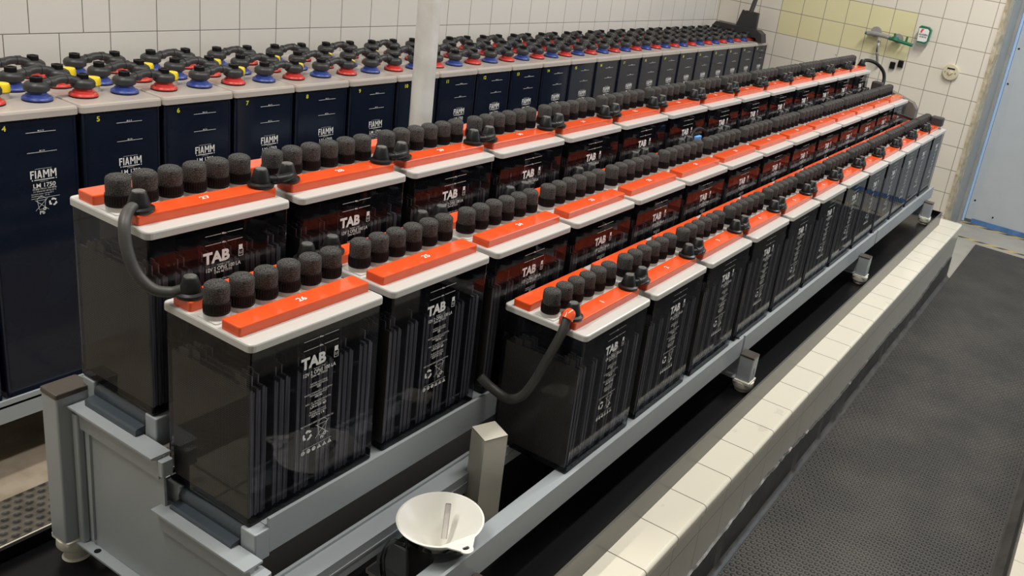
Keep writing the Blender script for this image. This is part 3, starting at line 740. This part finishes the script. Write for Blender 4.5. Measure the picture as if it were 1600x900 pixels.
mb = MB().use(m_grey_plastic if False else m_cell_lid); mb.lathe([(0.0165, 0), (0.0155, 0.018)], n=20); me_vb = mb.mesh('vent_base')
mb = MB().use(m_yellow); mb.lathe([(0.0185, 0.018), (0.0185, 0.032), (0.0165, 0.037), (0.006, 0.0385)], n=20); me_vc = mb.mesh('vent_cap')
it = [('M A X', 0.1255, -0.0548, 0.0034, 'CENTER', 1.1, 0.01), ('M I N', 0.1255, -0.1048, 0.0034, 'CENTER', 1.1, 0.01),
      ('LM 1750', 0.1255, -0.1960, 0.0105, 'CENTER', 1.0, 0.015),
      ('MADE IN ITALY', 0.1255, -0.1818, 0.0018, 'CENTER', 1.1, 0.0), ('14 OPzS 1750 LA - DIN 40736', 0.1255, -0.2018, 0.0040, 'CENTER', 0.78, 0.01),
      ('2 V 1750 Ah/10h 1.80 Vpc 20 °C', 0.1255, -0.2078, 0.0036, 'CENTER', 0.78, 0.0), ('Electrolyte density : 1.24 kg/l 20 °C', 0.094, -0.2135, 0.0030, 'LEFT', 0.85, 0.0),
      ('Manufacture date :    07 / 06', 0.094, -0.2190, 0.0030, 'LEFT', 0.85, 0.0), ('Pb', 0.1165, -0.2655, 0.0090, 'CENTER', 1.0, 0.015)]
mb = text_bm(it, 'label'); mb.use(m_white_print)
def logo_word(mb, x, z, h):
    st = 0.0031
    def bar(x0, z0, x1, z1): poly2(mb, [(x + x0, z + z0), (x + x1, z + z0), (x + x1, z + z1), (x + x0, z + z1)])
    def slant(xa, xb, za, zb, w_=st): poly2(mb, [(x + xa, z + za), (x + xa + w_, z + za), (x + xb + w_, z + zb), (x + xb, z + zb)])
    bar(0, 0, st, h); bar(0, h - 0.0034, 0.0088, h); bar(0, h * .46, 0.0078, h * .46 + 0.0034)          # F
    bar(0.0105, 0, 0.0105 + st, h)                                                                        # I
    slant(0.0155, 0.0195, 0, h); slant(0.0240, 0.0200, 0, h); bar(0.0180, h * .22, 0.0245, h * .22 + 0.003)  # A
    for o_ in (0.0295, 0.0465):                                                                           # M M
        bar(o_, 0, o_ + st, h); bar(o_ + 0.0115, 0, o_ + 0.0115 + st, h)
        slant(o_ + 0.0005, o_ + 0.0057, h, h * .38, 0.0030); slant(o_ + 0.0110, o_ + 0.0058, h, h * .38, 0.0030)
logo_word(mb, 0.0945, -0.1725, 0.0205)
line2(mb, 0.091, -0.0565, 0.160, -0.0565, 0.0011); line2(mb, 0.091, -0.1065, 0.160, -0.1065, 0.0011)
line2(mb, 0.106, -0.1485, 0.145, -0.1485, 0.0006); line2(mb, 0.103, -0.1765, 0.150, -0.1765, 0.0022)
ring2(mb, 0.0985, -0.1765, 0, 0.0016, n=8); ring2(mb, 0.1545, -0.1765, 0, 0.0016, n=8)
line2(mb, 0.093, -0.2235, 0.160, -0.2235, 0.0008)
bin_icon(mb, 0.1165, -0.2400, 0.030, 0.030, 0.0008); recycle(mb, 0.1435, -0.2380, 0.0100)
me_flab = mb.mesh('label')
fz_ = FZ
def make_cell():
    r = empty('battery_cell', 'x', 'battery cell')
    link('lid', me_fl, r); link('case', me_fc, r)
    for y in ROWY:
        o = link('pole_seal', me_sr_, r, (POLEX[0], y, 0)); o['label'] = 'red pole seal'
        o = link('pole_seal', me_sb_, r, (POLEX[1], y, 0)); o['label'] = 'blue pole seal'
    for y in ROWY[:2]:
        v = link('vent', me_vb, r, (0.104, y + 0.040, 0)); c = link('vent_cap', me_vc, v); c['label'] = 'yellow vent cap'
    link('label_print', me_flab, r, (0, 0.0052, 0)); return r
cp = make_cell(); ctree = snapshot(cp)
I0, I1 = 2, 24
for i in range(I0, I1 + 1):
    o = cp if i == I0 else copy_tree(ctree)
    o.location = (FX + i * 0.2200 - (0.0 if i < 12 else 0.0), FY, FZ)
    nb = i + 1
    o['label'] = ('tall navy cell with grey lid in the left row, yellow number %d on it' % nb) if nb < 16 else ('tall dark cell in the left row, %s' % ('last one at the end wall' if i == I1 else '%s from the end wall' % ['', 'first', 'second', 'third', 'fourth', 'fifth', 'sixth', 'seventh', 'eighth', 'ninth', 'tenth'][I1 - i + 1]))
    o['group'] = 'tall navy cells along the left wall'
    link('number', number_mesh(str(nb), 0.0125, 0.045, 0.0048, -0.040, m_yellow_print, flat=False, bold=0.02), o)
# links
DL = 0.2200 + POLEX[0] - POLEX[1]
mb = MB().use(m_link); mb.lathe([(0.0225, 0.022), (0.0275, 0.026), (0.0280, 0.036), (0.0255, 0.042), (0.0190, 0.0465)], n=26); me_fb = mb.mesh('boot')
mb = MB().use(m_ring); mb.lathe([(0.0150, 0.0445), (0.0150, 0.057), (0.0138, 0.0585), (0.008, 0.0587), (0.0075, 0.0570)], n=6, smooth=False); me_bolt = mb.mesh('bolt')
mb = MB().use(m_link)
mb.tube([(0.012, 0, 0.036), (0.026, 0, 0.040), (0.045, 0, 0.045), (DL / 2, 0, 0.0475), (DL - 0.045, 0, 0.0475), (DL - 0.026, 0, 0.044), (DL - 0.012, 0, 0.038)], lambda t_: 0.0105 + 0.003 * abs(2 * t_ - 1) ** 3, 14)
mb.lathe([(0.0125, 0), (0.0125, 0.012)], (0.030, 0, 0.0420), 14, axis='x'); mb.lathe([(0.0125, 0), (0.0125, 0.012)], (DL - 0.042, 0, 0.0465), 14, axis='x')
me_fs = mb.mesh('cable_sleeve')
def make_flink():
    r = empty('cell_link', 'x', 'connector')
    for dx in (0, DL):
        b_ = link('boot', me_fb, r, (dx, 0, 0)); link('bolt', me_bolt, b_)
    link('cable_sleeve', me_fs, r); return r
fl = make_flink(); ftree = snapshot(fl); first = True
LN = ['front', 'middle', 'back']
for i in range(I0, I1):
    for j, y in enumerate(ROWY):
        o = fl if first else copy_tree(ftree); first = False
        o.location = (FX + i * 0.22 + POLEX[1], FY + y, FZ)
        o['label'] = 'black link from tall cell %d to %d, %s line of poles' % (i + 1, i + 2, LN[j])
        o['group'] = 'black links between the tall cells, %s line' % LN[j]
o = empty('terminal_clamp', 'black and orange cable clamp at the last cell beside the end wall', 'clamp', (FX + 24 * 0.22 + 0.05, FY + 0.06, FZ))
mb = MB().use(m_black); mb.rbox(0.0, 0.06, -0.02, 0.03, 0.0, 0.045, 0.010, 0.006); mb.build('clamp_body', o)
mb = MB().use(m_orange); mb.lathe([(0.014, -0.021), (0.014, -0.035)], (0.02, 0, 0.018), 16, axis='y'); mb.build('end_cap', o)

# rack of the tall cells
rackf = empty('cell_rack', 'low grey steel stand under the tall navy cells on the left', 'rack', (0, 0, -1.07))
def rf(mb, name):
    o = mb.build(name, rackf); o.location = (0, 0, 1.07); return o
for (a, b_) in ((0.985, 0.992), (1.385, 1.392)):
    mb = MB().use(m_steel); mb.box(-0.2, 5.08, a, b_, -0.889, -0.826); mb.box(-0.2, 5.08, min(a, 0.992) if a < 1.2 else 1.345, 1.04 if a < 1.2 else 1.392, -0.846, -0.8396); rf(mb, 'rail')
for x in (-0.1, 0.9, 1.9, 2.9, 3.9, 4.9):
    mb = MB().use(m_steel); mb.box(x - 0.02, x + 0.02, 0.992, 1.385, -0.90, -0.846); rf(mb, 'crossbar')
    for y in (1.04, 1.34):
        mb = MB().use(m_steel); mb.box(x - 0.02, x + 0.02, y - 0.02, y + 0.02, -1.07, -0.90); rf(mb, 'leg')

# ------------------------------------------------------------------ cables
o0 = ROWS['A'][0]
def cable(name, label, pts, rad, m, ends=(), group=None):
    r = empty(name, label, 'cable', pts[0], group)
    P = [Vector(p) - Vector(pts[0]) for p in pts]
    MB().use(m).tube(P, rad, 14).build('cable_sheath', r)
    for e in ends:
        b1 = MB(); b2 = MB(); p = Vector(e) - Vector(pts[0]); boot(b1, b2, p.x, p.y, p.z, 1.0); b = b1.build('boot', r); b2.build('boot_top', b)
    return r
bA = (0.022, 0.053, 0.0165); bB = (0.0039 + 0.022, -0.2296 + 0.166, -0.1058 + 0.0165)
cable('battery_cable', 'thick dark cable arching from battery 27 down to battery 26', [(bA[0] - 0.004, bA[1] - 0.004, bA[2] + 0.012), (0.000, 0.044, 0.024), (-0.020, 0.024, 0.012), (-0.028, 0.008, -0.020), (-0.026, -0.010, -0.055), (-0.014, -0.030, -0.078), (0.004, -0.047, -0.083), (bB[0] - 0.010, bB[1] + 0.004, bB[2] + 0.012)], 0.0088, m_cable, (bA, bB))
bC = (0.6123 + 0.022, -0.4451 + 0.053, -0.22 + 0.0165)
cc = cable('battery_cable', 'thick dark cable hanging from battery 1 with orange clip collar', [(bC[0] - 0.018, bC[1] - 0.002, bC[2] + 0.011), (0.606, -0.396, -0.205), (0.595, -0.396, -0.228), (0.582, -0.380, -0.285), (0.574, -0.360, -0.343), (0.572, -0.336, -0.385), (0.574, -0.302, -0.404), (0.570, -0.264, -0.394), (0.560, -0.2370, -0.374)], 0.0098, m_cable, (bC,))
mb = MB().use(m_orange); P = [(bC[0] - 0.004, bC[1] - 0.002, bC[2] + 0.011), (bC[0] - 0.016, bC[1] - 0.002, bC[2] + 0.012), (bC[0] - 0.026, bC[1] - 0.003, bC[2] + 0.004)]
P = [Vector(p) - cc.location for p in P]; mb.tube(P, lambda t_: 0.0135 if t_ > 0.4 else 0.0095 + 0.010 * t_, 16); col_ = mb.build('clip_collar', cc); col_['label'] = 'orange clip collar'
cA = (0 + 13 * P_AB + 0.248, 0.053, 0.0165)
cable('battery_cable', 'black cable looping down from battery 40 at the far end', [cA, (cA[0] + 0.03, 0.045, 0.045), (4.12, 0.0, 0.035), (4.14, -0.045, -0.005), (4.13, -0.060, -0.06), (4.10, -0.055, -0.105), (4.06, -0.063, -0.09)], 0.0095, m_black, (cA,))
cable('battery_cable', 'black cable running from battery 13 across to battery 12', [(3.80, -0.236, -0.150), (3.90, -0.252, -0.168), (4.00, -0.300, -0.192), (4.06, -0.355, -0.196), (4.10, -0.392, -0.180)], 0.0080, m_black)
o = MB().use(m_squeegee).rbox(4.065, 4.125, -0.425, -0.362, -0.2033, -0.160, 0.008, 0.006).build('cable_hood'); tag(o, 'small black hood over the last terminal of the front right row', 'cable hood')
o = MB().use(m_squeegee).rbox(4.00, 4.055, -0.085, -0.030, -0.0893, -0.045, 0.008, 0.006).build('cable_hood'); tag(o, 'small black hood over the last terminal of the middle lower row', 'cable hood')
mb = MB().use(m_duct); mb.prism([(-0.235, -0.130), (-0.02, -0.070), (-0.02, -0.40), (-0.262, -0.40), (-0.262, -0.160)], 4.15, 4.21, 'x')
mb.box(4.16, 4.20, -0.20, -0.08, -0.705, -0.40)
tag(mb.build('cable_duct'), 'grey brown cable duct standing behind battery 13', 'cable duct')
o = MB().use(m_tape_blue).rbox(ROWS['B'][0][0] + 5 * P_AB + 0.262, ROWS['B'][0][0] + 5 * P_AB + 0.35, -0.055, -0.040, -0.1058 + 0.035, -0.1058 + 0.062, 0.003, 0.002).build('marker_strap')
bpy.data.objects.remove(o)
r = empty('temperature_probe', 'small light blue clip with black lead on link behind middle row', 'probe', (1.800, -0.063, -0.1050))
MB().use(m_tape_blue).rbox(0.008, 0.046, -0.006, 0.006, 0.024, 0.044, 0.003, 0.003).build('clip', r)
MB().use(m_black).tube([(-0.01, 0.0, 0.03), (0.0, 0.010, 0.052), (0.04, 0.012, 0.064), (0.08, 0.006, 0.055), (0.10, 0.0, 0.028)], 0.004, 8).build('lead', r)

# ------------------------------------------------------------------ funnel, jug, hydrometer, carton
fx, fy, fz, fr_ = 0.289, -0.384, -0.500, 0.077
f = empty('funnel', 'white plastic funnel with hang tab resting in the measuring jug', 'funnel', (fx, fy, fz - 0.12))
mb = MB().use(m_funnel)
prof0 = [(0.0075, -0.085), (0.010, -0.045), (0.0135, -0.030), (0.060, -0.002 - 0.018), (fr_ - 0.007, -0.003), (fr_, 0.0), (fr_ + 0.001, 0.0018), (fr_ - 0.002, 0.0022), (fr_ - 0.0085, -0.003), (0.058, -0.0195), (0.0120, -0.046 + 0.012), (0.0088, -0.048), (0.0063, -0.085)]
prof = [(0.0075, -0.125), (0.0095, -0.075), (0.0125, -0.064), (fr_ - 0.004, -0.004), (fr_ - 0.002, -0.001), (fr_ + 0.001, 0.0), (fr_ + 0.0015, 0.0018), (fr_ - 0.002, 0.0024), (fr_ - 0.006, -0.002), (0.0115, -0.0625), (0.0085, -0.076), (0.0063, -0.125)]
mb.lathe(prof, (0, 0, 0.12), 56); mb.build('cone', f)
mb = MB().use(m_funnel)    # hang tab pointing down-right in view, with a hole
dirv = (Vector((0.255, -0.488, 0)) - Vector((fx, fy, 0))); ang = math.atan2(-0.83, -0.30)
ux, uy = math.cos(ang), math.sin(ang); vx, vy = -uy, ux
def tp(a, b_, z): return (ux * a + vx * b_, uy * a + vy * b_, z)
outer = []; inner = []
for k in range(13):
    th = -PI / 2 + PI * k / 12; outer.append((fr_ + 0.016 + 0.012 * math.cos(th), 0.012 * math.sin(th)))
outer = [(fr_ - 0.012, -0.034), (fr_ - 0.004, -0.028)] + outer + [(fr_ - 0.004, 0.028), (fr_ - 0.012, 0.034)]
hc = (fr_ + 0.013, 0); 
n_ = len(outer)
ring_in = []
for (a, b_) in outer:
    th = math.atan2(b_, a - hc[0]); ring_in.append((hc[0] + 0.0052 * math.cos(th), 0.0068 * math.sin(th)))
for zt in (0.1215, 0.1190):
    A = [mb.bm.verts.new(tp(a, b_, zt)) for a, b_ in outer]; B = [mb.bm.verts.new(tp(a, b_, zt)) for a, b_ in ring_in]
    for k in range(n_): mb.face([A[k], A[(k + 1) % n_], B[(k + 1) % n_], B[k]])
    if zt == 0.1215: A0, B0 = A, B
    else:
        for k in range(n_):
            mb.face([A0[k], A0[(k + 1) % n_], A[(k + 1) % n_], A[k]]); mb.face([B0[k], B0[(k + 1) % n_], B[(k + 1) % n_], B[k]])
mb.build('hang_tab', f)
j = empty('measuring_jug', 'clear plastic measuring jug with handle standing in the black tray', 'jug', (fx, fy, -0.705))
mb = MB().use(m_clear); mb.lathe([(0.046, 0.0), (0.048, 0.004), (0.058, 0.160), (0.061, 0.176), (0.062, 0.178), (0.060, 0.178), (0.057, 0.170), (0.046, 0.006)], n=40); mb.build('jug_body', j)
mb = MB().use(m_clear); mb.tube([(-0.040, 0.045, 0.150), (-0.058, 0.060, 0.158), (-0.068, 0.068, 0.120), (-0.060, 0.060, 0.060), (-0.036, 0.040, 0.045)], 0.005, 10); mb.build('handle', j)
mb = text_bm([('500 ml', 0, 0, 0.010, 'CENTER', 1.0, 0.0), ('400', 0.006, -0.03, 0.007, 'CENTER', 1.0, 0.0)], 'g', 0); mb.use(m_black)
for k in range(6): line2(mb, -0.022, -0.014 - 0.012 * k, -0.008 if k % 2 else -0.002, -0.014 - 0.012 * k, 0.001, 0)
line2(mb, -0.022, -0.010, -0.022, -0.09, 0.001, 0)
for v in mb.bm.verts:
    a = math.radians(-125) + v.co.x / 0.0575; rr_ = 0.0585 - (0.14 - (v.co.z + 0.14)) * 0.0665 + 0.0006
    v.co = Vector((rr_ * math.cos(a), rr_ * math.sin(a), v.co.z + 0.14))
g_ = mb.build('graduations', j)
h = empty('hydrometer_tube', 'thin frosted glass tube with pink tip leaning in the funnel', 'tube', (fx, fy, fz - 0.06))
P0 = Vector((0.005, -0.008, 0.018)); P1 = Vector((0.034, 0.012, 0.068))
mb = MB().use(m_tube_clear); mb.tube([P0, P1], 0.0056, 12, sub=1); mb.build('glass', h)
mb = MB().use(m_pink); dv = (P1 - P0).normalized(); mb.tube([P1 - dv * 0.016, P1 - dv * 0.004], 0.0042, 12, sub=1); mb.use(m_post_cap).tube([P1 - dv * 0.004, P1 + dv * 0.001], 0.0048, 12, sub=1); mb.build('tip', h)
cz_ = -0.44; corners = [(0.462 + 0.025, -0.285), (0.4645, -0.3365), (0.513, -0.356), (0.5355, -0.305)]
mb = MB().use(m_card); mb.prism(corners, -0.705, cz_, 'z')
carton = mb.build('carton'); tag(carton, 'tall narrow off-white cardboard box standing beside the funnel', 'box')
mb = MB().use(m_post_cap); c0, c1, c2 = [Vector((a, b_, cz_ - 0.0012)) for a, b_ in corners[:3]]
mb.tube([c0 + Vector((-0.0004, 0, 0)), c1 + Vector((-0.0004, -0.0004, 0))], 0.0004, 6, sub=1); mb.tube([c1 + Vector((-0.0002, -0.0004, 0)), c2 + Vector((0, -0.0004, 0))], 0.0004, 6, sub=1); mb.build('lid_crease', carton)

# ------------------------------------------------------------------ things on the end wall
s = empty('floor_squeegee', 'black floor broom head standing at the end of the left row', 'broom', (4.93, 0, 0))
mb = MB().use(m_squeegee); mb.prism([(1.335, -0.060), (1.350, -0.040), (1.325, -0.008), (1.02, -0.012), (0.985, -0.032), (0.972, -0.0865), (1.00, -0.0865), (1.02, -0.062), (1.30, -0.056), (1.315, -0.060)], -0.03, 0.05, 'x'); mb.build('head', s)
mb = MB().use(m_squeegee); mb.prism([(1.050, -0.022), (1.200, -0.022), (1.168, 0.096), (1.150, 0.090), (1.140, 0.097), (1.052, 0.094)], 0.014, 0.040, 'x'); mb.build('neck_plate', s)
mb = MB().use(m_squeegee); mb.tube([(0.027, 1.112, 0.085), (0.038, 1.108, 0.13), (0.050, 1.103, 0.185)], 0.0155, 12, sub=2); mb.use(m_grey_plastic).tube([(0.050, 1.103, 0.18), (0.13, 1.08, 0.62)], 0.010, 12, sub=1); mb.build('handle', s)

e = empty('eye_wash', 'grey and green eye wash spray with chrome pipe on end wall', 'eye wash', (XE, 0.25, 0.10))
mb = MB().use(m_chrome); mb.tube([(-0.05, 0.005, 0.0), (-0.055, 0.0, -0.06), (-0.05, -0.006, -0.11), (-0.03, -0.02, -0.17), (-0.002, -0.02, -0.185)], 0.0085, 12)
mb.lathe([(0.014, -0.004), (0.014, 0.012)], (-0.05, 0.003, -0.035), 14); mb.lathe([(0.014, 0), (0.014, 0.012)], (-0.052, -0.006, -0.115), 14)
mb.build('pipe', e)
mb = MB().use(m_grey_plastic); mb.lathe([(0.034, -0.052), (0.034, -0.03), (0.026, -0.02), (0.018, 0.0)], (0, 0.035, 0.022), 26, axis='x'); mb.tube([(-0.055, 0.085, 0.005), (-0.06, 0.04, 0.012), (-0.06, -0.03, 0.010), (-0.06, -0.075, 0.004)], 0.014, 12); mb.lathe([(0.030, -0.06), (0.026, -0.03)], (0, -0.115, 0.012), 20, axis='x'); mb.build('valve_body', e)
mb = MB().use(m_green); mb.tube([(-0.065, -0.060, 0.006), (-0.07, -0.10, 0.000), (-0.072, -0.15, -0.004), (-0.07, -0.215, -0.010)], 0.0105, 12); mb.lathe([(0.022, 0), (0.018, 0.02)], (-0.068, -0.10, 0.0), 18)
mb.tube([(-0.07, -0.17, 0.0), (-0.07, -0.172, 0.035)], 0.007, 8, sub=1); mb.tube([(-0.07, -0.095, 0.0), (-0.07, -0.092, 0.040)], 0.007, 8, sub=1); mb.tube([(-0.058, 0.10, 0.006), (-0.055, 0.075, 0.004)], 0.010, 10, sub=1); mb.build('spray_arm', e)
sg = empty('wall_sign', 'small green edged white sign with red mark beside the eye wash', 'sign', (XE - 0.03, -0.012, 0.165))
mb = MB().use(m_green); mb.prism([(0.030, -0.052), (0.038, 0.042), (0.026, 0.052), (-0.022, 0.050), (-0.040, 0.034), (-0.036, -0.036), (-0.020, -0.052)], -0.03, 0.006, 'x'); mb.build('sign_body', sg)
mb = MB().use(m_white_print); mb.prism([(0.030, -0.042), (0.034, 0.036), (-0.018, 0.038), (-0.030, 0.028), (-0.028, -0.034), (-0.014, -0.042)], -0.0315, -0.030, 'x'); mb.build('sign_face', sg)
mb = MB().use(m_red_print); mb.prism([(0.024, 0.010), (0.018, 0.034), (0.002, 0.034), (0.010, 0.022), (0.012, 0.010)], -0.0322, -0.0316, 'x'); mb.build('red_mark', sg)
mb = text_bm([('AUGEN', 0, 0.0, 0.010, 'CENTER', 1.1, 0.02), ('DUSCHE', 0, -0.013, 0.008, 'CENTER', 1.0, 0.02)], 'w', 0); mb.use(m_ring)
for v in mb.bm.verts: v.co = Vector((-0.0324, -v.co.x, v.co.z - 0.004))
mb.build('lettering', sg)
for (yy, zz_, nm) in ((0.140, -0.061, 'left'), (0.091, -0.042, 'right')):
    o = MB().use(m_ring).rbox(XE - 0.018, XE + 0.001, yy - 0.017, yy + 0.017, zz_ - 0.021, zz_ + 0.021, 0.007, 0.004).build('cable_gland'); tag(o, 'small black plug on the end wall, %s one of the pair' % nm, 'plug')
k = empty('junction_box', 'round beige socket cover on the end wall tiles', 'socket', (XE, -0.223, -0.025))
mb = MB().use(m_beige_plastic); mb.lathe([(0.050, 0.0), (0.050, -0.018), (0.046, -0.024), (0.010, -0.026)], n=36, axis='x'); mb.lathe([(0.018, -0.025), (0.016, -0.034), (0.004, -0.035)], n=4, axis='x', smooth=False); mb.build('cover', k)
mb = MB().use(m_ring); mb.box(-0.029, -0.0245, -0.024, 0.022, 0.020, 0.027); mb.build('slot', k)
mb = MB().use(m_grey_plastic); mb.lathe([(0.004, -0.025), (0.004, -0.028)], (0, 0.032, 0.0), 10, axis='x'); mb.lathe([(0.004, -0.025), (0.004, -0.028)], (0, -0.032, 0.0), 10, axis='x'); mb.build('screw', k)
o = MB().use(m_steel_dark).lathe([(0.004, 0.002), (0.003, -0.006)], (XE, 0.52, -0.075), 10, axis='x').build('screw'); o.name = 'wall_screw'; tag(o, 'tiny grey screw left in the end wall tiles', 'screw')
